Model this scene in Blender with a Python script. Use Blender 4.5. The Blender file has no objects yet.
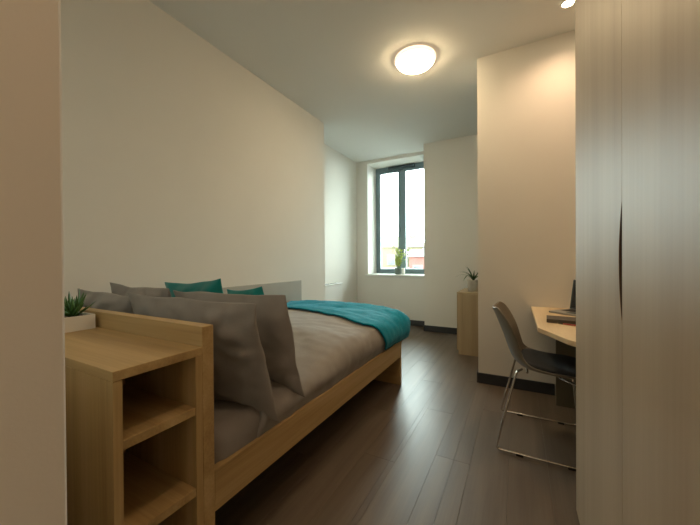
import bpy, bmesh, math, random
from mathutils import Vector, Matrix, noise
random.seed(7)
SC = bpy.context.scene
COL = SC.collection
PI = math.pi

# ------------------------------------------------------------------ camera
CAMH = 1.10
F_PX = 310.9
cam_d = bpy.data.cameras.new('camera')
cam_d.sensor_fit = 'HORIZONTAL'
cam_d.sensor_width = 36.0
cam_d.lens = 36.0 * F_PX / 700.0
cam_d.clip_start = 0.02
cam_d.clip_end = 400
cam = bpy.data.objects.new('camera', cam_d)
COL.objects.link(cam)
fw = Vector((-0.4742467, 0.88036675, -0.00666711))
rt = Vector((0.88038689, 0.47420454, -0.00699856))
up = Vector((0.00299972, 0.00918868, 0.99995328))
cam.matrix_world = Matrix(((rt.x, up.x, -fw.x, 0), (rt.y, up.y, -fw.y, 0), (rt.z, up.z, -fw.z, CAMH), (0, 0, 0, 1)))
SC.camera = cam

# ------------------------------------------------------------------ world, exposure
SKY = 13.0
w = bpy.data.worlds.new('overcast_sky')
SC.world = w
w.use_nodes = True
bg = w.node_tree.nodes['Background']
bg.inputs[0].default_value = (0.86, 0.99, 0.97, 1)
bg.inputs[1].default_value = SKY
SC.view_settings.view_transform = 'Standard'
SC.view_settings.look = 'None'
SC.view_settings.gamma = 1.0
SC.view_settings.use_curve_mapping = False
SC.view_settings.exposure = 1.05
LAMP_L = 26.0        # radiance of the ceiling dome
SPOT_W = 15.0        # power of a recessed downlight

# window portal: tells the renderer where the daylight enters (emits nothing itself)
pd = bpy.data.lights.new('window_portal', 'AREA')
pd.shape = 'RECTANGLE'; pd.size = 1.1; pd.size_y = 2.0
pd.cycles.is_portal = True
po = bpy.data.objects.new('window_portal', pd); COL.objects.link(po)
po.location = (-1.83, 5.56, 1.83); po.rotation_euler = (-PI/2, 0, 0)

# ------------------------------------------------------------------ key dimensions
XL, H = -2.214, 2.887          # bed side wall, ceiling
YE = 3.42                      # end of the bed side wall
XB = -2.593                    # left wall of the window bay
YW1, YW2, XW = 5.084, 4.774, -1.269
XC, YC = -0.311, 2.986         # corner of the desk wall
XR = 0.86                      # right wall
XJ, YJ = -0.62, 0.2155          # corner of the entrance wall
YB = -1.7                      # far back of the entrance

# ------------------------------------------------------------------ materials
MATS = {}
def S(r, g, b):
    return tuple(((c/255)/12.92 if c/255 <= .04045 else ((c/255+.055)/1.055)**2.4) for c in (r, g, b)) + (1,)

def mat(name, col, rough=.6, metal=0., spec=.5, noise_amt=0., noise_scale=8., bump=0., bump_scale=60., sheen=0., coat=0.):
    if name in MATS: return MATS[name]
    m = bpy.data.materials.new(name); m.use_nodes = True
    nt = m.node_tree; b = nt.nodes['Principled BSDF']
    b.inputs['Base Color'].default_value = col
    b.inputs['Roughness'].default_value = rough
    b.inputs['Metallic'].default_value = metal
    b.inputs['Specular IOR Level'].default_value = spec
    if sheen: b.inputs['Sheen Weight'].default_value = sheen
    if coat: b.inputs['Coat Weight'].default_value = coat
    if noise_amt or bump:
        tc = nt.nodes.new('ShaderNodeTexCoord')
    if noise_amt:
        n = nt.nodes.new('ShaderNodeTexNoise'); n.inputs['Scale'].default_value = noise_scale; n.inputs['Detail'].default_value = 4
        nt.links.new(tc.outputs['Object'], n.inputs['Vector'])
        r = nt.nodes.new('ShaderNodeValToRGB')
        c0 = tuple(max(0, x*(1-noise_amt)) for x in col[:3]) + (1,)
        c1 = tuple(min(1, x*(1+noise_amt)) for x in col[:3]) + (1,)
        r.color_ramp.elements[0].color = c0; r.color_ramp.elements[0].position = .3
        r.color_ramp.elements[1].color = c1; r.color_ramp.elements[1].position = .7
        nt.links.new(n.outputs['Fac'], r.inputs['Fac']); nt.links.new(r.outputs['Color'], b.inputs['Base Color'])
    if bump:
        n2 = nt.nodes.new('ShaderNodeTexNoise'); n2.inputs['Scale'].default_value = bump_scale; n2.inputs['Detail'].default_value = 3
        nt.links.new(tc.outputs['Object'], n2.inputs['Vector'])
        bp = nt.nodes.new('ShaderNodeBump'); bp.inputs['Strength'].default_value = bump; bp.inputs['Distance'].default_value = .004
        nt.links.new(n2.outputs['Fac'], bp.inputs['Height']); nt.links.new(bp.outputs['Normal'], b.inputs['Normal'])
    MATS[name] = m
    return m

def wood(name, dark, mid, light, axis='Z', rough=.45, rvar=1., across=9., along=.55, spec=.5, rnd=0., knots=False):
    """grain streaks that run along one object axis"""
    if name in MATS: return MATS[name]
    m = bpy.data.materials.new(name); m.use_nodes = True
    nt = m.node_tree; L = nt.links.new; b = nt.nodes['Principled BSDF']
    b.inputs['Specular IOR Level'].default_value = spec
    tc = nt.nodes.new('ShaderNodeTexCoord'); oi = nt.nodes.new('ShaderNodeObjectInfo')
    off = nt.nodes.new('ShaderNodeVectorMath'); off.operation = 'MULTIPLY_ADD'
    cmb = nt.nodes.new('ShaderNodeCombineXYZ')
    for k in range(3): L(oi.outputs['Random'], cmb.inputs[k])
    L(cmb.outputs[0], off.inputs[0]); off.inputs[1].default_value = (37, 23, 51); L(tc.outputs['Object'], off.inputs[2])
    sc = [across]*3; sc['XYZ'.index(axis)] = along
    mp = nt.nodes.new('ShaderNodeMapping'); mp.inputs['Scale'].default_value = sc
    L(off.outputs[0], mp.inputs['Vector'])
    n1 = nt.nodes.new('ShaderNodeTexNoise'); n1.inputs['Scale'].default_value = 1.; n1.inputs['Detail'].default_value = 5; n1.inputs['Distortion'].default_value = .6
    L(mp.outputs[0], n1.inputs['Vector'])
    sc2 = [across*14]*3; sc2['XYZ'.index(axis)] = along*5
    mp2 = nt.nodes.new('ShaderNodeMapping'); mp2.inputs['Scale'].default_value = sc2
    L(off.outputs[0], mp2.inputs['Vector'])
    n2 = nt.nodes.new('ShaderNodeTexNoise'); n2.inputs['Scale'].default_value = 1.; n2.inputs['Detail'].default_value = 3
    L(mp2.outputs[0], n2.inputs['Vector'])
    mx = nt.nodes.new('ShaderNodeMath'); mx.operation = 'MULTIPLY_ADD'
    L(n2.outputs['Fac'], mx.inputs[0]); mx.inputs[1].default_value = .35; 
    L(n1.outputs['Fac'], mx.inputs[2])
    r = nt.nodes.new('ShaderNodeValToRGB')
    r.color_ramp.elements[0].color = dark; r.color_ramp.elements[0].position = .42
    r.color_ramp.elements[1].color = light; r.color_ramp.elements[1].position = .95
    e = r.color_ramp.elements.new(.68); e.color = mid
    L(mx.outputs[0], r.inputs['Fac'])
    out = r.outputs['Color']
    if knots:
        sc3 = [3.2]*3; sc3['XYZ'.index(axis)] = 1.1
        mp3 = nt.nodes.new('ShaderNodeMapping'); mp3.inputs['Scale'].default_value = sc3
        L(off.outputs[0], mp3.inputs['Vector'])
        v = nt.nodes.new('ShaderNodeTexVoronoi'); v.inputs['Scale'].default_value = 1.
        L(mp3.outputs[0], v.inputs['Vector'])
        mr = nt.nodes.new('ShaderNodeMapRange'); mr.inputs[1].default_value = .03; mr.inputs[2].default_value = .16; mr.inputs[3].default_value = .45; mr.inputs[4].default_value = 0.
        L(v.outputs['Distance'], mr.inputs[0])
        kx = nt.nodes.new('ShaderNodeMixRGB'); kx.inputs[2].default_value = tuple(c*.55 for c in dark[:3])+(1,)
        L(mr.outputs[0], kx.inputs[0]); L(out, kx.inputs[1]); out = kx.outputs[0]
    if rnd:
        hs = nt.nodes.new('ShaderNodeHueSaturation')
        mr2 = nt.nodes.new('ShaderNodeMapRange'); mr2.inputs[3].default_value = 1-rnd; mr2.inputs[4].default_value = 1+rnd
        L(oi.outputs['Random'], mr2.inputs[0]); L(mr2.outputs[0], hs.inputs['Value']); L(out, hs.inputs['Color']); out = hs.outputs[0]
    L(out, b.inputs['Base Color'])
    rr = nt.nodes.new('ShaderNodeMapRange'); rr.inputs[3].default_value = rough-.05*rvar; rr.inputs[4].default_value = rough+.08*rvar
    L(n2.outputs['Fac'], rr.inputs[0]); L(rr.outputs[0], b.inputs['Roughness'])
    bp = nt.nodes.new('ShaderNodeBump'); bp.inputs['Strength'].default_value = .08*rvar; bp.inputs['Distance'].default_value = .002
    L(n2.outputs['Fac'], bp.inputs['Height']); L(bp.outputs['Normal'], b.inputs['Normal'])
    MATS[name] = m
    return m

def emit(name, col, strength):
    m = bpy.data.materials.new(name); m.use_nodes = True
    nt = m.node_tree; b = nt.nodes['Principled BSDF']
    b.inputs['Base Color'].default_value = (.9, .9, .9, 1)
    b.inputs['Emission Color'].default_value = col
    b.inputs['Emission Strength'].default_value = strength
    MATS[name] = m
    return m

def glass(name):
    m = bpy.data.materials.new(name); m.use_nodes = True
    nt = m.node_tree; nt.nodes.clear(); L = nt.links.new
    o = nt.nodes.new('ShaderNodeOutputMaterial'); t = nt.nodes.new('ShaderNodeBsdfTransparent'); g = nt.nodes.new('ShaderNodeBsdfGlossy')
    t.inputs[0].default_value = (.93, .96, .95, 1); g.inputs['Roughness'].default_value = .02
    f = nt.nodes.new('ShaderNodeFresnel'); f.inputs[0].default_value = 1.35
    x = nt.nodes.new('ShaderNodeMixShader')
    L(f.outputs[0], x.inputs[0]); L(t.outputs[0], x.inputs[1]); L(g.outputs[0], x.inputs[2]); L(x.outputs[0], o.inputs[0])
    MATS[name] = m
    return m

WALL = mat('white_wall_paint', (.80, .775, .72, 1), .85, spec=.25, noise_amt=.012, noise_scale=3, bump=.05, bump_scale=180)
CEIL = mat('white_ceiling_paint', (.76, .75, .71, 1), .9, spec=.2, noise_amt=.01, noise_scale=2)
SKIRT = mat('charcoal_baseboard_vinyl', S(52, 54, 58), .5)
OAK_D, OAK_M, OAK_L = S(156, 127, 82), S(186, 157, 108), S(206, 179, 131)
OAKX = wood('oak_laminate_grain_x', OAK_D, OAK_M, OAK_L, 'X', .42)
OAKY = wood('oak_laminate_grain_y', OAK_D, OAK_M, OAK_L, 'Y', .42)
OAKZ = wood('oak_laminate_grain_z', OAK_D, OAK_M, OAK_L, 'Z', .42)
PALE = wood('pale_oak_door_laminate', S(156, 132, 102), S(168, 145, 115), S(178, 156, 127), 'Z', .46, across=6, along=.35, spec=.38, rvar=.15, knots=True)
DESKM = wood('maple_desk_laminate', S(206, 182, 145), S(222, 200, 164), S(232, 213, 180), 'Y', .45)
CABM = wood('light_oak_cabinet_laminate', S(150, 128, 98), S(172, 150, 118), S(186, 166, 134), 'Z', .45)
FLOORM = wood('grey_brown_vinyl_plank', S(86, 74, 63), S(100, 88, 76), S(114, 101, 88), 'Y', .37, across=10, along=.7, rnd=.04)
GREYFAB = mat('taupe_grey_cotton', S(156, 152, 148), .9, spec=.2, noise_amt=.06, noise_scale=14, bump=.25, bump_scale=220, sheen=.15)
TEALFAB = mat('teal_woven_fabric', S(0, 142, 172), .85, spec=.2, noise_amt=.10, noise_scale=30, bump=.4, bump_scale=260, sheen=.1)
TEALVEL = mat('teal_velvet', S(0, 134, 134), .75, spec=.3, noise_amt=.12, noise_scale=10, sheen=.5)
def creases(m, scale, dist):
    nt = m.node_tree; L = nt.links.new; b = nt.nodes['Principled BSDF']; old = b.inputs['Normal'].links[0].from_socket
    tc = nt.nodes.new('ShaderNodeTexCoord'); n = nt.nodes.new('ShaderNodeTexNoise')
    n.noise_type = 'RIDGED_MULTIFRACTAL'; n.inputs['Scale'].default_value = scale; n.inputs['Detail'].default_value = 1.5; n.inputs['Distortion'].default_value = .8
    bp = nt.nodes.new('ShaderNodeBump'); bp.inputs['Strength'].default_value = .35; bp.inputs['Distance'].default_value = dist
    L(tc.outputs['Object'], n.inputs['Vector']); L(n.outputs[0], bp.inputs['Height']); L(old, bp.inputs['Normal']); L(bp.outputs[0], b.inputs['Normal'])
creases(GREYFAB, 4.5, .02)
SHEET = mat('grey_fitted_sheet', S(146, 141, 138), .9, spec=.2, noise_amt=.06, noise_scale=10, bump=.2, bump_scale=200)
PANELM = mat('light_grey_wall_panel', S(176, 174, 166), .6, noise_amt=.02, noise_scale=5)
WHITE = mat('white_satin_paint', S(232, 231, 226), .45)
CERAM = mat('white_ceramic', S(236, 233, 226), .35)
SOIL = mat('potting_soil', S(58, 44, 34), .95, noise_amt=.4, noise_scale=60, bump=.8, bump_scale=90)
SUCC = mat('succulent_green', S(66, 104, 46), .5, noise_amt=.3, noise_scale=25)
LEAFM = mat('deep_green_leaf', S(74, 110, 62), .5, noise_amt=.3, noise_scale=20)
LEAFY = mat('yellow_green_leaf', S(190, 204, 96), .5, noise_amt=.3, noise_scale=20)
FRAMEM = mat('blue_grey_aluminium', S(118, 138, 146), .4, metal=.0, spec=.5)
VENTM = mat('dark_grey_plastic', S(60, 74, 80), .5)
CHROME = mat('polished_chrome', (.78, .77, .75, 1), .12, metal=1.)
SHELLM = mat('taupe_grey_plastic', S(126, 119, 106), .38, noise_amt=.02)
PADM = mat('charcoal_seat_fabric', S(46, 50, 55), .9, noise_amt=.12, noise_scale=50, bump=.3, bump_scale=260)
BLACKP = mat('black_rubber', S(24, 24, 24), .6)
DARKM = mat('dark_walnut_edging', S(74, 54, 36), .6)
SCREENM = mat('black_laptop_screen', S(22, 23, 26), .15, spec=.6)
ALU = mat('silver_laptop_casing', S(168, 166, 162), .35, metal=.6)
BOOKM = mat('grey_book_cover', S(84, 78, 70), .6, noise_amt=.05)
PAPERM = mat('paper_edge', S(222, 212, 190), .8)
PENR = mat('red_pen_plastic', S(176, 62, 48), .4)
OLIVE = mat('grey_olive_laminate', S(118, 110, 92), .5, noise_amt=.03)
GLASS = glass('window_glass')

# ------------------------------------------------------------------ mesh helpers
def newbm(): return bmesh.new()

def abox(bm, lo, hi, bev=0.0, seg=2):
    c = [(a+b)/2 for a, b in zip(lo, hi)]; s = [abs(b-a) for a, b in zip(lo, hi)]
    r = bmesh.ops.create_cube(bm, size=1.0)
    vs = r['verts']
    bmesh.ops.scale(bm, vec=s, verts=vs); bmesh.ops.translate(bm, vec=c, verts=vs)
    if bev:
        es = list({e for v in vs for e in v.link_edges})
        bmesh.ops.bevel(bm, geom=es, offset=bev, segments=seg, affect='EDGES', profile=.5)
    return bm

def bx(lo, hi, bev=0.0, seg=2): return abox(newbm(), lo, hi, bev, seg)

def prism(pts, z0, z1, bev=0.0, seg=2):
    """polygon in xy, extruded in z"""
    bm = newbm()
    vs = [bm.verts.new((x, y, z0)) for x, y in pts]
    f = bm.faces.new(vs)
    r = bmesh.ops.extrude_face_region(bm, geom=[f])
    bmesh.ops.translate(bm, vec=(0, 0, z1-z0), verts=[v for v in r['geom'] if isinstance(v, bmesh.types.BMVert)])
    bmesh.ops.recalc_face_normals(bm, faces=bm.faces)
    if bev: bmesh.ops.bevel(bm, geom=list(bm.edges), offset=bev, segments=seg, affect='EDGES', profile=.5)
    return bm

def lathe(prof, n=32, cap=True, bm=None, c=(0, 0, 0)):
    bm = bm or newbm()
    rings = []
    for r, z in prof:
        rings.append([bm.verts.new((c[0]+r*math.cos(2*PI*k/n), c[1]+r*math.sin(2*PI*k/n), c[2]+z)) for k in range(n)])
    for a, b in zip(rings, rings[1:]):
        for k in range(n): bm.faces.new((a[k], a[(k+1) % n], b[(k+1) % n], b[k]))
    if cap:
        bm.faces.new(rings[0][::-1]); bm.faces.new(rings[-1])
    bmesh.ops.recalc_face_normals(bm, faces=bm.faces)
    return bm

def tube(pts, r, n=10, bm=None, closed=False):
    bm = bm or newbm()
    P = [Vector(p) for p in pts]; N = len(P); rings = []
    prev = None
    for i, p in enumerate(P):
        if closed: t = (P[(i+1) % N]-P[i-1]).normalized()
        else: t = (P[min(i+1, N-1)]-P[max(i-1, 0)]).normalized()
        if prev is None:
            a = t.orthogonal().normalized()
        else:
            a = (prev - t*prev.dot(t)).normalized()
        prev = a; b = t.cross(a)
        rr = r[i] if isinstance(r, (list, tuple)) else r
        rings.append([bm.verts.new(p+rr*(math.cos(2*PI*k/n)*a+math.sin(2*PI*k/n)*b)) for k in range(n)])
    for a, b in zip(rings, rings[1:]):
        for k in range(n): bm.faces.new((a[k], a[(k+1) % n], b[(k+1) % n], b[k]))
    if not closed:
        bm.faces.new(rings[0][::-1]); bm.faces.new(rings[-1])
    bmesh.ops.recalc_face_normals(bm, faces=bm.faces)
    return bm

def fillet(pts, rad, n=5):
    """round the inner corners of a polyline"""
    P = [Vector(p) for p in pts]; out = [P[0]]
    for i in range(1, len(P)-1):
        a = (P[i-1]-P[i]); b = (P[i+1]-P[i]); d = min(rad, a.length*.45, b.length*.45)
        A = P[i]+a.normalized()*d; B = P[i]+b.normalized()*d
        for k in range(n+1):
            t = k/n
            out.append((1-t)**2*A + 2*t*(1-t)*P[i] + t*t*B)
    out.append(P[-1])
    return out

def gridmesh(fn, nu, nv, bm=None):
    bm = bm or newbm()
    V = [[bm.verts.new(fn(i/nu, j/nv)) for j in range(nv+1)] for i in range(nu+1)]
    for i in range(nu):
        for j in range(nv): bm.faces.new((V[i][j], V[i+1][j], V[i+1][j+1], V[i][j+1]))
    return bm

def obj(name, bm, m, parent=None, smooth=False, root=None, mods=()):
    """one mesh object; root: bmesh is in world coordinates of an unrotated thing, make it local"""
    if root is not None: bmesh.ops.translate(bm, vec=-Vector(root.location), verts=bm.verts)
    me = bpy.data.meshes.new(name); bm.to_mesh(me); bm.free()
    o = bpy.data.objects.new(name, me); COL.objects.link(o)
    me.materials.append(m)
    if smooth:
        for p in me.polygons: p.use_smooth = True
    if parent: o.parent = parent
    for kind, kw in mods:
        md = o.modifiers.new(kind.lower(), kind)
        for k, v in kw.items(): setattr(md, k, v)
    return o

def tag(o, label=None, cat=None, group=None, kind=None):
    if label: o['label'] = label
    if cat: o['category'] = cat
    if group: o['group'] = group
    if kind: o['kind'] = kind
    return o

def thing(name, label, cat, loc=(0, 0, 0), rz=0., group=None):
    o = bpy.data.objects.new(name, None); COL.objects.link(o)
    o.empty_display_size = .05
    o.location = loc; o.rotation_euler = (0, 0, rz)
    return tag(o, label, cat, group)

def struct(name, bm, m, label, cat='wall', smooth=False):
    o = obj(name, bm, m, smooth=smooth)
    return tag(o, label, cat, kind='structure')

def fbm(v, s, seed=0.):
    return noise.noise(Vector(v)*s+Vector((seed, seed*1.7, -seed)))

SUB1 = ('SUBSURF', dict(levels=1, render_levels=1))

# ================================================================== THE ROOM
# ---- floor: sub-floor and planks laid along the room
fl = struct('floor', bx((XB-.15, YB-.1, -.12), (XR+.15, YW1+.15, -.009)), FLOORM, 'grey brown wood effect plank floor of the bedroom', 'floor')
PW, PL = .182, 1.22
proto = bx((0.0003, 0.0003, -.009), (PW-.0003, PL-.0003, 0), .0005, 1)
pm = bpy.data.meshes.new('plank'); proto.to_mesh(pm); proto.free(); pm.materials.append(FLOORM)
def plank(x, y, x1, y1):
    if x1-x < .02 or y1-y < .02: return
    if abs((x1-x)-PW) < 1e-6 and abs((y1-y)-PL) < 1e-6:
        o = bpy.data.objects.new('plank', pm); COL.objects.link(o); o.location = (x, y, 0)
        o.parent = fl
    else:
        b = bx((0.0003, 0.0003, -.009), (x1-x-.0003, y1-y-.0003, 0), .0005, 1)
        o = obj('plank', b, FLOORM, fl); o.location = (x, y, 0)
def room_y(x0, x1):
    """floor extents along y for a column of planks (skips what lies under solid walls)"""
    xm = (x0+x1)/2
    if xm < XL: return [(YE, YW1)]
    if xm < XJ: return [(YJ, YW1 if xm < XW else YW2)]
    if xm < XC: return [(YB, YW2)]
    return [(YB if xm < .212 else YB, YC), (3.46, YW2)]
xs = XB
k = 0
edges = sorted([XB + i*PW for i in range(0, 20)] + [XL, XJ, XW, XC, XR])
cols = [(a, b) for a, b in zip(edges, edges[1:]) if b-a > .001 and b <= XR+.001]
for a, b in cols:
    ci = int((a+1e-4-XB)/PW)
    off = (ci*.43) % 1.0 * PL
    for y0, y1 in room_y(a, b):
        y = YB - off
        while y < y1:
            p0, p1 = max(y, y0), min(y+PL, y1)
            if p1 > p0: plank(a, p0, b, p1)
            y += PL

# ---- ceiling and walls (0.15 thick, outside the room volume)
T = .15
struct('ceiling', bx((XB-T, YB-T, H), (XR+T, YW1+.6, H+.15)), CEIL, 'white painted flat ceiling', 'ceiling')
struct('wall_left', bx((XL-.6, YJ, 0), (XL, YE, H)), WALL, 'long white painted wall beside the bed')
struct('wall_bay_left', bx((XB-.22, YE, 0), (XB, YW1+.5, H)), WALL, 'white left wall of the window bay')
# window wall, opening X -2.37..-1.29, Z .83..2.80, reveal .38 deep
WX0, WX1, WZ0, WZ1, YF = -2.37, -1.287, .815, 2.832, 5.46
bm = newbm()
abox(bm, (XB-.02, YW1, 0), (WX0, YF+.12, H)); abox(bm, (WX1, YW1, 0), (XR+T, YF+.12, H))
abox(bm, (WX0, YW1, 0), (WX1, YF+.12, WZ0)); abox(bm, (WX0, YW1, WZ1), (WX1, YF+.12, H))
struct('wall_window', bm, WALL, 'white wall with the deep window recess')
struct('wall_bay_right', bx((XW, YW2, 0), (XR+T, YW1, H)), WALL, 'white wall pier to the right of the window')
struct('wall_desk', bx((XC, YC, 0), (XR+T, 3.46, H)), WALL, 'white projecting wall behind the desk and chair')
struct('wall_right', bx((XR, YB, 0), (XR+T, YW2, H)), WALL, 'white wall behind the wardrobe and desk')
struct('wall_entrance_left', bx((XL-.6, YB-T, 0), (XJ, YJ, H), .004), WALL, 'white wall edge at the entrance, cropped by the left border')
struct('wall_entrance_back', bx((XJ, YB-T, 0), (XR+T, YB, H)), WALL, 'white wall behind the entrance')
struct('wall_entrance_right', bx((.236, YB, 0), (XR, .27, H)), WALL, 'white wall beside the wardrobe in the entrance')

# ---- baseboards
BH, BT = .092, .012
def skirt(name, lo, hi, label):
    tag(obj(name, bx(lo, hi, .003), SKIRT), label, 'baseboard', kind='structure')
skirt('baseboard_desk', (XC-BT, YC-BT, 0), (.262, YC, BH), 'dark grey baseboard along the desk wall')
skirt('baseboard_desk_return', (XC-BT, YC, 0), (XC, 3.46+BT, BH), 'dark grey baseboard on the side of the desk wall')
skirt('baseboard_bay_right', (XW-BT, YW2-BT, 0), (XR, YW2, BH), 'dark grey baseboard on the wall pier right of the window')
skirt('baseboard_bay_return', (XW-BT, YW2, 0), (XW, YW1, BH), 'dark grey baseboard on the side of the wall pier')
skirt('baseboard_window', (XB, YW1-BT, 0), (XW-BT, YW1, BH), 'dark grey baseboard below the window')
skirt('baseboard_left', (XL, 2.70, 0), (XL+BT, YE, BH), 'dark grey baseboard at the end of the bed wall')
skirt('baseboard_bay_left', (XB, YE, 0), (XB+BT, YW1-BT, BH), 'dark grey baseboard on the left wall of the bay')

# ---- window
win = thing('window_1', 'tall blue grey framed double window in a deep recess', 'window', (-1.83, YF, WZ0))
win['kind'] = 'structure'
def wpart(name, lo, hi, m, parent=None, bev=.004):
    return obj(name, bx(lo, hi, bev), m, parent or win, root=win)
FX0, FX1 = WX0, WX1
wz0, wz1 = WZ0+.035, WZ1
XM = -1.853
FW = .05
wpart('frame', (FX0, YF, wz0), (FX0+FW, YF+.07, wz1), FRAMEM)
wpart('frame', (FX1-FW, YF, wz0), (FX1, YF+.07, wz1), FRAMEM)
wpart('frame', (FX0+FW, YF, wz0), (FX1-FW, YF+.07, wz0+.045), FRAMEM)
wpart('frame', (FX0+FW, YF, wz1-.07), (FX1-FW, YF+.07, wz1), FRAMEM)
wpart('mullion', (XM-.03, YF-.004, wz0+.045), (XM+.03, YF+.07, wz1-.07), FRAMEM)
for (a, b) in ((FX0+FW, XM-.03), (XM+.03, FX1-FW)):
    bm = newbm(); s = .042; z0, z1 = wz0+.045, wz1-.07
    abox(bm, (a, YF-.012, z0), (a+s, YF+.045, z1), .004); abox(bm, (b-s, YF-.012, z0), (b, YF+.045, z1), .004)
    abox(bm, (a+s, YF-.012, z0), (b-s, YF+.045, z0+s), .004); abox(bm, (a+s, YF-.012, z1-s), (b-s, YF+.045, z1), .004)
    sh = obj('sash', bm, FRAMEM, win, root=win)
    obj('pane', bx((a+s, YF+.012, z0+s), (b-s, YF+.020, z1-s)), GLASS, sh, root=win)
for dx in (-.052, .052):
    hb = obj('handle', bx((XM+dx-.013, YF-.022, 1.17), (XM+dx+.013, YF-.012, 1.30), .003), CHROME, win, root=win)
    obj('lever', tube(fillet([(XM+dx, YF-.020, 1.27), (XM+dx, YF-.055, 1.27), (XM+dx, YF-.055, 1.15)], .015), .008), CHROME, hb, True, root=win)
bm = newbm()
obj('trickle_vent', bx((-2.10, YF-.062, wz1-.066), (-1.60, YF, wz1-.014), .012, 3), VENTM, win, root=win)
obj('window_sill', bx((WX0-.045, YW1-.03, WZ0), (XW-BT-.004, YF, WZ0+.034), .006), WHITE, win, root=win)

# ---- grey panel on the bed wall
tag(obj('wall_panel', bx((XL, .73, .30), (XL+.022, 2.888, .876), .003), PANELM), 'flat light grey panel fixed along the wall beside the bed', 'wall panel')

# ---- white heater casing in the bay
h0 = thing('panel_heater', 'white boxed panel heater on the bay wall beyond the bed', 'heater', (XB+.07, 4.05, 0))
obj('casing', bx((XB, 3.72, .16), (XB+.115, 4.34, .725), .008), WHITE, h0, root=h0)
obj('top_cover', bx((XB, 3.715, .725), (XB+.125, 4.347, .742), .005), WHITE, h0, root=h0)
for i in range(5): obj('grille_slot', bx((XB+.025+i*.018, 3.78, .7415), (XB+.031+i*.018, 4.28, .7435)), VENTM, h0, root=h0)
obj('wall_bracket', bx((XB, 3.80, 0), (XB+.06, 4.26, .16), .003), WHITE, h0, root=h0)

# ================================================================== LIGHT FITTINGS
cl = thing('ceiling_light', 'round glowing dome light on the ceiling', 'ceiling light', (-.795, 2.72, H))
obj('base_ring', lathe([(.176, 0), (.179, -.016), (.176, -.026), (.160, -.028)], 48), emit('opal_skirt_glow', (1, .70, .46, 1), .8), cl, True)
R0 = .163
prof = [(R0*math.cos(t*PI/2/12), -.024-.062*math.sin(t*PI/2/12)) for t in range(12)]+[(.004, -.086)]
obj('diffuser', lathe(prof, 48), emit('warm_dome_glow', (1, .77, .46, 1), LAMP_L), cl, True)
SPOTE = emit('warm_downlight_glow', (1, .78, .5, 1), 30)
def downlight(x, y, label, watts):
    t = thing('downlight', label, 'downlight', (x, y, H), group='recessed downlights in the ceiling')
    bm = lathe([(.034, -.0005), (.036, -.006), (.046, -.005), (.050, -.0005)], 32, cap=False)
    obj('trim_ring', bm, WHITE, t, True)
    obj('lens', lathe([(.0345, -.001), (.034, -.003), (.001, -.0035)], 24), SPOTE, t)
    ld = bpy.data.lights.new('downlight_beam', 'SPOT'); ld.energy = watts; ld.color = (1, .67, .42)
    ld.spot_size = math.radians(150); ld.spot_blend = 1.0; ld.shadow_soft_size = .035
    lo = bpy.data.objects.new('downlight_beam', ld); COL.objects.link(lo); lo.parent = t; lo.location = (0, 0, -.012)
downlight(.316, 2.65, 'small recessed downlight above the desk', SPOT_W)
downlight(-.22, .55, 'small recessed downlight above the wardrobe doors', SPOT_W*.55)
downlight(-.22, -.9, 'small recessed downlight further back in the entrance', SPOT_W*1.2)

# ================================================================== BED
XBR, YP, YFT = -.908, .706, 2.637
bed = thing('bed', 'oak laminate double bed frame with low side rail and headboard', 'bed', (-1.55, 1.7, 0))
def bp(name, lo, hi, m, bev=.002): return obj(name, bx(lo, hi, bev), m, bed, root=bed)
bp('headboard', (XL+.024, .6635, 0), (XBR, YP, .886), OAKX)
bp('side_rail', (XBR-.028, YP, .248), (XBR, YFT, .390), OAKY)
bp('side_rail', (XL+.024, YP, .248), (XL+.052, YFT-.028, .390), OAKY)
bp('footboard', (XL+.024, YFT-.028, 0), (XBR-.0285, YFT, .390), OAKX)
bp('leg', (XBR-.028, YFT-.036, 0), (XBR, YFT, .2475), OAKZ)
for i in range(9):
    y = .80+i*.205
    bp('slat', (XL+.054, y, .275), (XBR-.030, y+.09, .295), OAKX)

# mattress under the bedding
MX0, MX1, MY0, MY1, MZ0, MZ1 = XL+.058, -.925, .712, 2.60, .297, .500
def rslab(x0, x1, y0, y1, z0, z1, bev, amp, seed, cuts=20):
    bm = bx((x0, y0, z0), (x1, y1, z1), bev, 5)
    return bm
mt = thing('mattress', 'thick mattress in a grey fitted sheet on the oak bed', 'mattress', (-1.55, 1.7, MZ0))
def mfun(bm, amp, sc, seed):
    for v in bm.verts:
        n = fbm(v.co, sc, seed); v.co += Vector((n, fbm(v.co, sc, seed+9), fbm(v.co, sc, seed+4)))*amp
bm = bx((MX0, MY0, MZ0), (MX1, MY1, MZ1), .07, 6)
bmesh.ops.subdivide_edges(bm, edges=[e for e in bm.edges if e.calc_length() > .15], cuts=14, use_grid_fill=True)
mfun(bm, .006, 9, 3)
obj('fitted_sheet', bm, SHEET, mt, True, root=mt)

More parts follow.
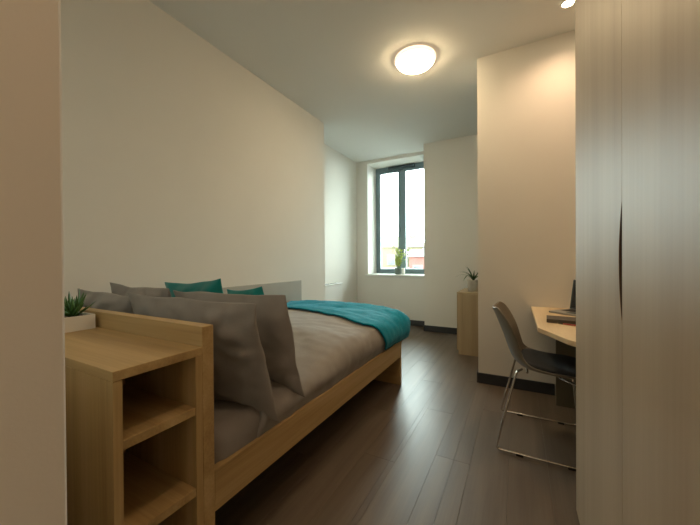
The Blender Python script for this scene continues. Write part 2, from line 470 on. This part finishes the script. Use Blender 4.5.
# duvet / throw surface: a rounded slab draped over the mattress
DXL, DXR, DYF, DZB = MX0-.004, -.892, 2.74, .30
def drape(u, v, off=0., seed=0., zt=.610, r=.11, zb=DZB, ufront=None, vend=None):
    """u: metres from the wall side, v: metres from world Y=0. Bends down on the right and at the foot."""
    xc = DXR - r; yc = DYF - r
    a = max(0., u-(xc-DXL)); b = max(0., v-yc)
    def bend(s):
        q = PI/2*r
        if s <= q: th = s/r; return r*math.sin(th), r*(1-math.cos(th))
        return r, r+(s-q)
    ax, da = bend(a); by, db = bend(b)
    n = (ax**4+by**4)**.25/r
    rr = r
    if n > 1: ax /= n; by /= n
    d = (da**3+db**3)**(1/3.)
    x = DXL + min(u, xc-DXL) + ax; y = min(v, yc) + by
    t = u/(xc-DXL)
    hd = min(1., max(0., (v-1.15)/.6)); z = zt - .085*(1-hd*hd*(3-2*hd)) + .035*math.sin(min(1, max(0, t))*PI)**.6 - d
    p = Vector((x, y, z))
    # normal-ish direction
    nx, ny, nz = da/r if da < r else 1., db/r if db < r else 1., max(0., 1-d/r)
    nn = Vector((min(nx, 1), min(ny, 1), nz)); nn.normalize() if nn.length > 0 else None
    wr = .010*fbm((x, y, z), 5, seed+1)+.006*fbm((x*1.0, y*2.2, z*2), 9, seed+2)+.003*fbm((x, y, z), 24, seed)
    p += nn*(off+wr)
    if p.z < .47: p.x -= .030*min(1., (.47-p.z)/.07)*min(1., max(0., da/r))
    if p.z < zb: p.z = zb
    return p
UMAX = (DXR-.11-DXL)+PI/2*.11+.12
VMAX = (DYF-.11)+PI/2*.11+.10
def duv(i, j):
    u = i*UMAX
    ud = u-(DXR-.11-DXL)
    v0 = .985 + .02*math.sin(u*5) + .015*fbm((u, 0, 0), 4) - (.085*min(1, ud/.2) if ud > 0 else 0)
    v = v0+(VMAX-v0)*j
    p = drape(u, v)
    return p
bm = gridmesh(duv, 70, 90)
obj_d = obj('duvet', bm, GREYFAB, smooth=True, mods=[('SOLIDIFY', dict(thickness=.022, offset=-1))])
tag(obj_d, 'taupe grey duvet spread over the bed', 'duvet')

def thr(i, j):
    UM = UMAX-.030
    u = i*UM
    ur = DXR-.11-DXL
    t = min(1., u/ur)
    v0 = 2.37 - .31*t**1.3
    if u > ur: v0 += (u-ur)*.62
    v1 = (DYF-.11)+PI/2*.11+.085
    v = v0+(v1-v0)*j
    e = min(j, 1-j)*8
    p = drape(u, v, off=.016+.010*min(1, e)+.022*max(0, min(1, (v-2.45)/.2)), seed=0., zb=.393)
    return p
bm = gridmesh(thr, 70, 44)
tag(obj('bed_throw', bm, TEALFAB, smooth=True, mods=[('SOLIDIFY', dict(thickness=.010, offset=0))]), 'teal woven throw folded across the foot of the bed', 'throw')

# pillows
def pillow_bm(wd, ht, tk, seed, n=26, slack=.05, wr=.012, droop=0.):
    bm = newbm(); V = {}
    for s in (1, -1):
        for i in range(n+1):
            for j in range(n+1):
                a = -1+2*i/n; b = -1+2*j/n
                edge = i in (0, n) or j in (0, n)
                if edge and s == -1: V[(s, i, j)] = V[(1, i, j)]; continue
                x = wd/2*a*(1-slack*(1-b*b)*abs(a)**2); z = ht/2*b*(1-slack*1.2*(1-a*a)*abs(b)**2)
                th = .0015+tk/2*((1-min(1, abs(a)/.955)**2.6)*(1-min(1, abs(b)/.935)**2.6))**.6
                fall = min(1., 5*min(1-abs(a), 1-abs(b)))
                y = s*th*(1+.25*fbm((x, z, s), 3.5, seed))
                if droop: z -= droop*max(0, a)**4*max(0, .5-.5*b)**1.5
                q = Vector((x, y, z))
                rg = abs(fbm((x*1.3+z*.9, s*.5, z*1.5-x*.5), 7, seed+2))*2-.5; k = wr*fall*(1.3*rg+.8*fbm((x*1.5, s*.5, z*1.5), 5, seed+3)+.5*fbm((x*3, s, z*1.4), 12, seed+5))
                q.y += s*k + .010*(1-fall)*fbm((x, 0, z), 9, seed+17)
                q.x += .012*fbm((x, s*.0, z), 5, seed+7); q.z += .014*fbm((x, 0, z), 5, seed+11)
                V[(s, i, j)] = bm.verts.new(q)
    for s in (1, -1):
        for i in range(n):
            for j in range(n):
                f = [V[(s, i, j)], V[(s, i+1, j)], V[(s, i+1, j+1)], V[(s, i, j+1)]]
                if s == 1: f.reverse()
                try: bm.faces.new(f)
                except ValueError: pass
    bmesh.ops.recalc_face_normals(bm, faces=bm.faces)
    return bm
def pillow(name, label, cat, m, wd, ht, tk, c, lean, rz=0., roll=0., seed=1, group=None, slack=.05, wr=.012, droop=0.):
    bm = pillow_bm(wd, ht, tk, seed, slack=slack, wr=wr, droop=droop)
    o = obj(name, bm, m, smooth=True, mods=[SUB1])
    o.rotation_mode = 'XYZ'
    o.matrix_world = Matrix.Translation(c) @ Matrix.Rotation(rz, 4, 'Z') @ Matrix.Rotation(lean, 4, 'X') @ Matrix.Rotation(roll, 4, 'Y')
    tag(o, label, cat, group)
    return o
R = math.radians
PG = 'grey pillows stacked against the headboard'
pillow('pillow', 'large grey pillow leaning on the headboard nearest the open shelves', 'pillow', GREYFAB, .77, .545, .13, (-1.230, .880, .702), R(17), R(4), R(1), 3, PG, slack=.03, droop=.02, wr=.015)
pillow('pillow', 'grey pillow standing upright behind the front pillow on the bed', 'pillow', GREYFAB, .75, .50, .13, (-1.225, 1.072, .722), R(16), R(3), R(0), 5, PG, droop=.035, wr=.015)
pillow('pillow', 'grey pillow by the wall just behind the succulent planter', 'pillow', GREYFAB, .58, .42, .11, (-1.875, .825, .752), R(10), R(-1), R(1), 8, PG, wr=.02)
pillow('pillow', 'grey pillow against the wall, behind the pillow beside the succulent', 'pillow', GREYFAB, .56, .43, .12, (-1.865, 1.00, .766), R(12), R(2), R(2), 13, PG, wr=.02)
CG = 'teal cushions behind the pillows'
pillow('cushion', 'larger teal velvet cushion peeking over the grey pillows near the wall', 'cushion', TEALVEL, .50, .42, .15, (-1.675, 1.22, .795), R(18), R(4), R(-4), 21, CG, .09, .012)
pillow('cushion', 'smaller visible tip of a teal velvet cushion beside the grey wall panel', 'cushion', TEALVEL, .27, .32, .11, (-1.345, 1.30, .802), R(16), R(8), R(-6), 23, CG, .09, .012)

# ================================================================== HEAD-END SHELF UNIT
su = thing('shelf_unit', 'oak open shelf unit at the head of the bed in the foreground', 'shelf unit', (-1.55, .53, 0))
def sp(name, lo, hi, m, bev=.0015): return obj(name, bx(lo, hi, bev), m, su, root=su)
SX0, SX1, SY0, SY1, SZ = XL+.004, XBR, .407, .6625, .820
sp('top_panel', (SX0, SY0, SZ-.026), (SX1+.001, SY1, SZ), OAKX)
sp('side_panel', (SX0, SY0, 0), (SX1, SY0+.023, SZ-.0265), OAKZ)
sp('side_panel', (SX0, SY1-.024, 0), (SX1, SY1, SZ-.0265), OAKZ)
sp('shelf', (SX1-.42, SY0+.0235, .606), (SX1-.002, SY1-.0245, .632), OAKX)
sp('shelf', (SX1-.42, SY0+.0235, .346), (SX1-.002, SY1-.0245, .372), OAKX)
sp('bottom_panel', (SX1-.42, SY0+.0235, .07), (SX1-.002, SY1-.0245, .096), OAKX)
sp('plinth', (SX1-.035, SY0+.0235, 0), (SX1-.015, SY1-.0245, .0695), OAKY)
sp('back_panel', (SX1-.436, SY0+.0235, 0), (SX1-.4205, SY1-.0245, SZ-.0265), OAKZ)

# planter with succulent
pl = thing('succulent_planter', 'spiky green succulent in a white rectangular planter on the shelf unit', 'plant', (-1.655, .545, SZ))
bm = newbm(); px0, px1, py0, py1, phh, wt = -.075, .075, -.103, .103, .060, .007
abox(bm, (px0, py0, 0), (px1, py1, .006)); 
abox(bm, (px0, py0, .006), (px0+wt, py1, phh)); abox(bm, (px1-wt, py0, .006), (px1, py1, phh))
abox(bm, (px0+wt, py0, .006), (px1-wt, py0+wt, phh)); abox(bm, (px0+wt, py1-wt, .006), (px1-wt, py1, phh))
obj('planter_box', bm, CERAM, pl)
obj('soil', gridmesh(lambda u, v: Vector((px0+wt+(px1-px0-2*wt)*u, py0+wt+(py1-py0-2*wt)*v, .050+.005*fbm((u, v, 0), 9))), 10, 14), SOIL, pl, True)
def blade(L, wd, bend, thick=.35, n=7):
    bm = newbm(); rows = []
    for i in range(n+1):
        t = i/n; ww = wd*(math.sin(PI*min(1, .25+.75*t))**.8 if t < 1 else 0)
        ww = wd*(1-t)**.6*(.6+.8*t*(1-t)*2) if t < 1 else .0004
        x = L*t*math.cos(bend*t); z = L*t*math.sin(bend*t)*-1*0+L*t*t*math.sin(bend)*.5
        rows.append([bm.verts.new((x, -ww/2, z+ww*.18)), bm.verts.new((x, 0, z-ww*thick*.5)), bm.verts.new((x, ww/2, z+ww*.18)), bm.verts.new((x, 0, z+ww*.10))])
    for a, b in zip(rows, rows[1:]):
        for k in range(4): bm.faces.new((a[k], a[(k+1) % 4], b[(k+1) % 4], b[k]))
    bm.faces.new(rows[0])
    bmesh.ops.recalc_face_normals(bm, faces=bm.faces)
    return bm
def leafset(root, meshes, m, spec, c):
    for (k, az, el, s) in spec:
        o = bpy.data.objects.new('leaf', meshes[k]); COL.objects.link(o); o.parent = root
        o.matrix_local = Matrix.Translation(c) @ Matrix.Rotation(az, 4, 'Z') @ Matrix.Rotation(-el, 4, 'Y') @ Matrix.Scale(s, 4)
def mk(bm, m, name='leaf'):
    me = bpy.data.meshes.new(name); bm.to_mesh(me); bm.free(); me.materials.append(m)
    for p in me.polygons: p.use_smooth = True
    return me
sm = [mk(blade(.105, .022, .35, .5), SUCC), mk(blade(.085, .020, .5, .5), SUCC)]
rng = random.Random(3)
spec = []
for ring, (cnt, el, s) in enumerate([(9, .42, 1.), (8, .80, 1.0), (6, 1.12, 1.0), (3, 1.42, .9)]):
    for k in range(cnt):
        spec.append((k % 2, 2*PI*k/cnt+ring*.5+rng.uniform(-.15, .15), el+rng.uniform(-.1, .1), s*rng.uniform(.85, 1.1)))
leafset(pl, sm, SUCC, [(k, a, e, q*1.12) for k, a, e, q in spec], (0.0, .052, .050))

# ================================================================== WARDROBE
WXF, WY0, WYJ, WY1 = .212, .272, .928, 1.573
wd = thing('wardrobe', 'tall pale oak wardrobe with two doors and a scooped slot handle', 'wardrobe', (.55, .92, 0))
def wp(name, lo, hi, m, bev=.0015, par=None): return obj(name, bx(lo, hi, bev), m, par or wd, root=wd)
wp('side_panel', (WXF+.021, WY1-.020, 0), (XR-.003, WY1, H-.004), PALE)
wp('side_panel', (WXF+.021, WY0, 0), (XR-.003, WY0+.020, H-.004), PALE)
wp('divider', (WXF+.024, WYJ-.05, .075), (XR-.02, WYJ+.05, 2.40), DARKM)
wp('back_panel', (XR-.018, WY0+.021, .06), (XR-.003, WY1-.021, 2.40), PALE)
wp('top_panel', (WXF+.024, WY0+.021, 2.4005), (XR-.003, WY1-.021, 2.42), PALE)
wp('bottom_panel', (WXF+.024, WY0+.021, .056), (XR-.02, WY1-.021, .074), PALE)
wp('plinth', (WXF+.045, WY0+.021, 0), (WXF+.06, WY1-.021, .055), DARKM)
wp('filler_panel', (WXF+.003, WY0, 2.424), (WXF+.021, WY1, H-.004), PALE)
def door(y0, y1, scoop_at=None):
    """door slab in the y/z plane, x from WXF to WXF+.020; scoop is an arc cut in its joint edge"""
    z0, z1 = .060, 2.42
    pts = []
    if scoop_at is None:
        pts = [(y0, z0), (y1, z0), (y1, z1), (y0, z1)]
    else:
        hz0, hz1, dep = scoop_at
        pts = [(y0, z0), (y1, z0), (y1, z1), (y0, z1)]
        n = 18
        for k in range(n+1):
            t = k/n; z = hz1+(hz0-hz1)*t
            pts.append((y0+dep*math.sin(PI*t)**.8, z))
    bm = prism(pts, 0, .020)
    # map (y,z,depth) to world
    for v in bm.verts:
        y, z, d = v.co.x, v.co.y, v.co.z
        v.co = Vector((WXF+d, y, z))
    bmesh.ops.recalc_face_normals(bm, faces=bm.faces)
    return bm
dA = obj('door', door(WYJ+.001, WY1, (.950, 1.232, .026)), PALE, wd, root=wd)
dB = obj('door', door(WY0, WYJ-.001), PALE, wd, root=wd)
n = 22; bm = newbm(); rows = []
for k in range(n+1):
    t = .004+.992*k/n; z = 1.232+(.950-1.232)*t; y = WYJ+.001+.026*math.sin(PI*t)**.8-.0006
    rows.append([bm.verts.new((WXF+.0008, y, z)), bm.verts.new((WXF+.0195, y, z)), bm.verts.new((WXF+.0195, y-.0006, z)), bm.verts.new((WXF+.0008, y-.0006, z))])
for a, b in zip(rows, rows[1:]):
    for k in range(4): bm.faces.new((a[k], a[(k+1) % 4], b[(k+1) % 4], b[k]))
bmesh.ops.recalc_face_normals(bm, faces=bm.faces)
tag(obj('slot_edging', bm, DARKM, dA, root=wd), 'dark brown edging inside the slot handle')
tag(dA, 'pale oak door with an arched slot cut into its edge')

# ================================================================== DESK
DZ = .708
dk = thing('desk', 'pale maple desk top with a clipped corner against the wall', 'desk', (.5, 2.3, 0))
pts = [(.098, YC-.003), (XR-.003, YC-.003), (XR-.003, 1.60), (.40, 1.60), (.215, 1.83+.0), (.102, 2.077)]
bm = prism(pts, DZ-.026, DZ, .002)
obj('desk_top', bm, DESKM, dk, root=dk)
obj('support_panel', bx((.252, 2.78, 0), (XR-.01, 2.80, DZ-.0265), .0015), OLIVE, dk, root=dk)
obj('support_panel', bx((.45, 1.625, 0), (XR-.01, 1.645, DZ-.0265), .0015), OLIVE, dk, root=dk)
obj('modesty_panel', bx((XR-.08, 1.646, .25), (XR-.06, 2.779, DZ-.0265), .0015), OLIVE, dk, root=dk)
# laptop: screen hinge along x? it opens towards the chair (faces -x)
lt = thing('laptop', 'open silver laptop with a dark screen on the desk', 'laptop', (.402, 2.685, DZ+.001), R(50.7))
obj('base', bx((-.125, -.16, 0), (.115, .16, .014), .004), ALU, lt)
obj('keyboard', bx((-.03, -.135, .0138), (.09, .135, .0150), .0005), BLACKP, lt)
obj('touchpad', bx((-.11, -.05, .0138), (-.045, .05, .0146), .0005), VENTM, lt)
sb = bx((0, -.16, 0), (.007, .16, .225), .003)
bmesh.ops.rotate(sb, verts=sb.verts, cent=(0, 0, 0), matrix=Matrix.Rotation(R(12), 3, 'Y'))
bmesh.ops.translate(sb, vec=(.108, 0, .012), verts=sb.verts)
lid = obj('screen_lid', sb, VENTM, lt)
sb = bx((-.0012, -.15, .012), (.0005, .15, .215), .0003)
bmesh.ops.rotate(sb, verts=sb.verts, cent=(0, 0, 0), matrix=Matrix.Rotation(R(12), 3, 'Y'))
bmesh.ops.translate(sb, vec=(.108, 0, .012), verts=sb.verts)
obj('display', sb, SCREENM, lid)

# book and pen
bk = thing('book', 'thick grey covered book lying on the desk in front of the laptop', 'book', (.275, 2.33, DZ+.001), R(-4))
obj('cover', bx((-.11, -.075, 0), (.11, .075, .003), .001), BOOKM, bk)
obj('pages', bx((-.107, -.072, .003), (.105, .072, .019)), PAPERM, bk)
obj('cover', bx((-.11, -.075, .019), (.11, .075, .022), .001), BOOKM, bk)
obj('spine', bx((-.113, -.075, 0), (-.108, .075, .022), .001), BOOKM, bk)
obj('spine', bx((-.11, -.078, 0), (.11, -.0745, .022), .001), BOOKM, bk)
pn = thing('pen', 'thin red pen lying on the desk beside the grey book', 'pen', (.285, 2.215, DZ+.0045), R(-22))
obj('barrel', tube([(-.05, 0, 0), (.075, 0, 0)], .0036, 8), PENR, pn, True)
obj('grip', tube([(-.075, 0, 0), (-.05, 0, 0)], [.0028, .0037], 8), BLACKP, pn, True)
obj('tip', tube([(-.084, 0, 0), (-.075, 0, 0)], [.0006, .0028], 8), CHROME, pn, True)

# ================================================================== CHAIR (local: x forward, y left)
ch = thing('desk_chair', 'taupe plastic shell chair with dark seat pad and chrome sled base', 'chair', (.11, 2.225, 0), R(-.5))
prof = [(-.246, .800), (-.232, .772), (-.208, .71), (-.178, .63), (-.154, .555), (-.130, .500), (-.090, .462), (-.03, .445), (.06, .440), (.15, .443), (.21, .440), (.245, .425), (.258, .405)]
wid = [.28, .37, .405, .405, .375, .365, .40, .435, .450, .445, .42, .385, .34]
cup = [.030, .050, .064, .070, .068, .064, .060, .050, .040, .032, .024, .014, .008]
def cat(a, t):
    n = len(a)-1; s = t*n; i = min(int(s), n-1); f = s-i
    p0, p1, p2, p3 = a[max(i-1, 0)], a[i], a[i+1], a[min(i+2, n)]
    def c(k0, k1, k2, k3): return .5*((2*k1)+(-k0+k2)*f+(2*k0-5*k1+4*k2-k3)*f*f+(-k0+3*k1-3*k2+k3)*f**3)
    if isinstance(p0, tuple): return tuple(c(*k) for k in zip(p0, p1, p2, p3))
    return c(p0, p1, p2, p3)
def shellp(u, v, lift=0., ws=1.):
    x, z = cat(prof, u); ww = cat(wid, u)*ws; k = cat(cup, u)
    x2, z2 = cat(prof, min(1, u+.01)); x1, z1 = cat(prof, max(0, u-.01))
    tx, tz = x2-x1, z2-z1; l = math.hypot(tx, tz); nx, nz = -tz/l, tx/l     # towards the sitter
    s = 2*v-1
    # round the outline corners at both ends
    return Vector((x+nx*(k*abs(s)**2.4+lift), ww/2*s, z+nz*(k*abs(s)**2.4+lift)))
obj('shell', gridmesh(lambda u, v: shellp(u, v), 40, 22), SHELLM, ch, True, mods=[('SOLIDIFY', dict(thickness=.011, offset=-1)), SUB1])
def padp(top):
    def fn(u, v):
        uu = .47+u*.49; s = 2*v-1; e = min(1, 6*min(u, 1-u))*min(1, 6*min(v, 1-v))
        e = e**.4
        # outline rounding
        sc = .93*(1-.22*max(0, abs(2*u-1)-.6)**2/.16)
        return shellp(uu, .5+s*.5*sc, .004+(.024*e if top else 0.))
    return fn
bm = gridmesh(padp(True), 26, 20); gridmesh(padp(False), 26, 20, bm)
bmesh.ops.remove_doubles(bm, verts=bm.verts, dist=.0008); bmesh.ops.recalc_face_normals(bm, faces=bm.faces)
obj('seat_pad', bm, PADM, ch, True)
for s in (-1, 1):
    yb, yt = s*.258, s*.200
    path = [(-.088, yt*.66, .450), (-.116, yt, .452), (-.222, yb, .011), (.235, yb, .011), (.19, yt, .418), (.10, yt*.55, .425)]
    lg = obj('sled_frame', tube(fillet(path, .03), .0065, 10), CHROME, ch, True)
    for xx in (-.10, .14): obj('glide', bx((xx-.018, yb-.009, 0), (xx+.018, yb+.009, .013), .003), BLACKP, lg)
obj('cross_bar', tube([(-.06, -.11, .428), (-.06, .11, .428)], .0065, 10), CHROME, ch, True)
obj('cross_bar', tube([(.10, -.11, .425), (.10, .11, .425)], .0065, 10), CHROME, ch, True)

# ================================================================== LOW CABINET + PLANT
cb = thing('low_cabinet', 'low light oak cabinet half hidden behind the desk wall', 'cabinet', (-.35, 4.05, 0))
def cp(name, lo, hi, m=CABM, bev=.002, par=None): return obj(name, bx(lo, hi, bev), m, par or cb, root=cb)
cp('top_panel', (-.624, 3.774, .700), (-.08, 4.374, .722))
cp('side_panel', (-.606, 3.776, 0), (-.08, 3.796, .6995))
cp('side_panel', (-.606, 4.352, 0), (-.08, 4.372, .6995))
cp('back_panel', (-.095, 3.797, .05), (-.08, 4.351, .6995))
cp('bottom_panel', (-.606, 3.797, .05), (-.096, 4.351, .07))
cp('plinth', (-.58, 3.797, 0), (-.565, 4.351, .0495))
for a, b, hy in ((3.777, 4.072, 4.05), (4.076, 4.371, 4.10)):
    d = cp('door', (-.624, a, .05), (-.6065, b, .697))
    cp('handle', (-.636, hy-.006, .52), (-.6245, hy+.006, .64), CHROME, .003, d)

pp = thing('spider_plant', 'small plant with arching strap leaves in a pale pot on the low cabinet', 'plant', (-.455, 3.90, .723))
pp.scale = (1.3, 1.3, 1.2)
obj('pot', lathe([(.001, .001), (.042, .001), (.045, 0.004), (.058, .108), (.060, .115), (.055, .115), (.053, .105), (.001, .100)], 28, cap=False), mat('pale_stone_pot', S(205, 196, 180), .7, noise_amt=.05), pp, True)
obj('soil', lathe([(.052, .098), (.02, .104), (.001, .105)], 18, cap=False), SOIL, pp, True)
def strap(L, wd, droop, n=8):
    bm = newbm(); rows = []; x = z = 0.; an = 1.25
    for i in range(n+1):
        t = i/n; ww = wd*(1-t**2.5)*(.6+.4*min(1, t*4))+.0006
        rows.append([bm.verts.new((x, -ww/2, z+ww*.2)), bm.verts.new((x, 0, z)), bm.verts.new((x, ww/2, z+ww*.2))])
        an -= droop/n; x += L/n*math.cos(an); z += L/n*math.sin(an)
    for a, b in zip(rows, rows[1:]):
        for k in range(2): bm.faces.new((a[k], a[k+1], b[k+1], b[k]))
    bmesh.ops.solidify(bm, geom=list(bm.faces), thickness=.0012)
    return bm
st = [mk(strap(.19, .016, 1.2), LEAFM), mk(strap(.21, .016, 2.1), LEAFM), mk(strap(.16, .018, .4), LEAFM)]
spec = [(i % 3, 2*PI*i/14+rng.uniform(-.2, .2), rng.uniform(-.1, .2), rng.uniform(.8, 1.1)) for i in range(14)]
leafset(pp, st, LEAFM, spec, (0, 0, .10))

# ================================================================== WINDOW SILL
SZT = WZ0+.035
sp_ = thing('sill_plant', 'leafy yellow green plant in a grey pot on the window sill', 'plant', (-1.845, 5.20, SZT))
obj('pot', lathe([(.001, .001), (.048, .001), (.050, .004), (.062, .105), (.062, .112), (.056, .112), (.055, .10), (.001, .098)], 28, cap=False), mat('grey_green_pot', S(112, 124, 116), .6), sp_, True)
obj('soil', lathe([(.054, .096), (.02, .10), (.001, .101)], 18, cap=False), SOIL, sp_, True)
bm = newbm(); r2 = random.Random(11); stems = newbm()
for sidx in range(13):
    az = r2.uniform(0, 2*PI); lean = r2.uniform(.05, .42); Lh = r2.uniform(.22, .40)
    base = Vector((r2.uniform(-.02, .02), r2.uniform(-.02, .02), .095)); pts = []
    for k in range(6):
        t = k/5; pts.append(base+Vector((math.cos(az)*lean*t*Lh*1.2+.03*t, math.sin(az)*lean*t*Lh*.7, Lh*t)))
    tube(pts, [.0032-.0018*k/5 for k in range(6)], 6, stems)
    for k in range(18):
        t = r2.uniform(.18, 1.0); i = min(4, int(t*5)); p = pts[i].lerp(pts[i+1], t*5-i)
        la = r2.uniform(0, 2*PI); el = r2.uniform(-.4, .8); ln = r2.uniform(.040, .075); wl = ln*.55
        d = Vector((math.cos(la)*math.cos(el), math.sin(la)*math.cos(el), math.sin(el))); sd = d.cross(Vector((0, 0, 1))).normalized(); upv = sd.cross(d)
        v = [bm.verts.new(p), bm.verts.new(p+d*ln*.45+sd*wl/2+upv*.004), bm.verts.new(p+d*ln), bm.verts.new(p+d*ln*.45-sd*wl/2+upv*.004), bm.verts.new(p+d*ln*.45-upv*.003)]
        bm.faces.new((v[0], v[1], v[4])); bm.faces.new((v[1], v[2], v[4])); bm.faces.new((v[2], v[3], v[4])); bm.faces.new((v[3], v[0], v[4]))
fo = obj('foliage', bm, LEAFY, sp_); fo['kind'] = 'stuff'
obj('stem', stems, LEAFM, sp_, True)
tag(obj('candle_jar', lathe([(.001, .001), (.026, .001), (.029, .004), (.029, .108), (.026, .112), (.022, .108), (.022, .09), (.001, .088)], 24, cap=False), CERAM, smooth=True), 'slim white jar standing beside the plant pot on the sill', 'jar').location = (-1.745, 5.19, SZT)

# ================================================================== OUTSIDE
GZ = -6.5
gm = mat('pale_asphalt', (.06, .06, .06, 1), .9, noise_amt=.08, noise_scale=.6)
tag(obj('street_ground', bx((-80, 5.9, GZ-.3), (50, 140, GZ)), gm), 'pale street ground outside far below the window', 'ground', kind='structure')
def house(name, label, loc, w_, d_, hh, rh, wall, roof, rows, colsn, rz=R(18), winm=None):
    t = thing(name, label, 'building', (loc[0], loc[1], GZ), rz, 'buildings across the street')
    wo = obj('facade', bx((-w_/2, 0, 0), (w_/2, d_, hh)), wall, t)
    if rh > 0:
        bm = newbm(); o_ = .25
        v = [bm.verts.new(p) for p in ((-w_/2-o_, -o_, hh), (w_/2+o_, -o_, hh), (w_/2+o_, d_+o_, hh), (-w_/2-o_, d_+o_, hh), (-w_/2-o_, d_/2, hh+rh), (w_/2+o_, d_/2, hh+rh))]
        for f in ((0, 1, 5, 4), (2, 3, 4, 5), (0, 4, 3), (1, 2, 5), (3, 2, 1, 0)): bm.faces.new([v[i] for i in f])
        bmesh.ops.recalc_face_normals(bm, faces=bm.faces)
        obj('roof', bm, roof, t)
        obj('chimney', bx((w_*.25, d_/2-.4, hh+rh*.4), (w_*.25+.9, d_/2+.4, hh+rh+1.0)), wall, t)
    else:
        obj('roof', bx((-w_/2-.15, -.15, hh), (w_/2+.15, d_+.15, hh+.35)), roof, t)
    for r_ in range(rows):
        for c_ in range(colsn):
            cx = -w_/2+w_*(c_+.5)/colsn; cz = hh-1.0-2.7*r_-.75
            if cz < 1.0: continue
            f = obj('window', bx((cx-.55, -.06, cz-.75), (cx+.55, -.002, cz+.75)), WREND, t)
            obj('pane', bx((cx-.46, -.075, cz-.66), (cx+.46, -.061, cz+.66)), winm or WINB, f)
    return t
WINB = mat('far_window_glass', (.03, .035, .04, 1), .2)
CREAM = mat('cream_render', (.105, .085, .05, 1), .9, noise_amt=.05, noise_scale=1)
PALEB = mat('pale_blue_render', (.08, .09, .105, 1), .9, noise_amt=.04, noise_scale=1)
BRICK = mat('red_brick', (.10, .035, .028, 1), .9, noise_amt=.15, noise_scale=3)
SLATE = mat('grey_slate', (.035, .037, .04, 1), .8, noise_amt=.1, noise_scale=2)
WREND = mat('white_render', (.13, .125, .12, 1), .9, noise_amt=.03, noise_scale=1)
OCHRE = mat('ochre_roof_tile', (.05, .038, .02, 1), .85, noise_amt=.12, noise_scale=2)
house('townhouse', 'cream house with ochre roof seen through the left pane', (-15.0, 42, 0), 7.0, 8, 9.4, 1.9, CREAM, OCHRE, 3, 4)
house('townhouse', 'pale blue house with grey slate roof seen through the right pane', (-10.8, 52, 0), 6.0, 8, 9.0, 1.6, PALEB, SLATE, 3, 3)
house('brick_house', 'red brick house at the right edge of the window', (-9.4, 36, 0), 3.6, 7, 8.0, .9, BRICK, SLATE, 2, 2)
house('flat_roof_building', 'low white flat roofed building in front of the cream house', (-13.2, 33, 0), 7.0, 6, 6.3, 0, WREND, SLATE, 2, 5)
def bush(loc, rad, label, seed):
    t = thing('street_tree', label, 'tree', (loc[0], loc[1], GZ), 0, 'trees across the street')
    hh = loc[2]-GZ
    obj('trunk', tube([(0, 0, 0), (.1, 0, hh*.5), (0, .1, hh)], [.16, .12, .06], 8), mat('tree_bark', S(92, 78, 66), .9), t, True)
    bm = newbm(); rr = random.Random(seed)
    for k in range(700):
        d = Vector((rr.gauss(0, 1), rr.gauss(0, 1), rr.gauss(0, 1))).normalized()*rad*rr.uniform(.55, 1.05); d.z *= .8
        p = d+Vector((0, 0, hh)); a = Vector((rr.gauss(0, 1), rr.gauss(0, 1), rr.gauss(0, 1))).normalized(); b = a.orthogonal().normalized(); s = rad*.11
        bm.faces.new([bm.verts.new(p+a*s), bm.verts.new(p+b*s*.6), bm.verts.new(p-a*s), bm.verts.new(p-b*s*.6)])
    o = obj('crown', bm, mat('street_tree_leaf', (.03, .045, .018, 1), .8, noise_amt=.2, noise_scale=1), t); o['kind'] = 'stuff'
bush((-8.6, 27, -.7), 1.3, 'small green tree low at the right edge of the window view', 4)
bush((-10.3, 29, -.9), 1.1, 'small green tree left of the brick house in the window view', 5)
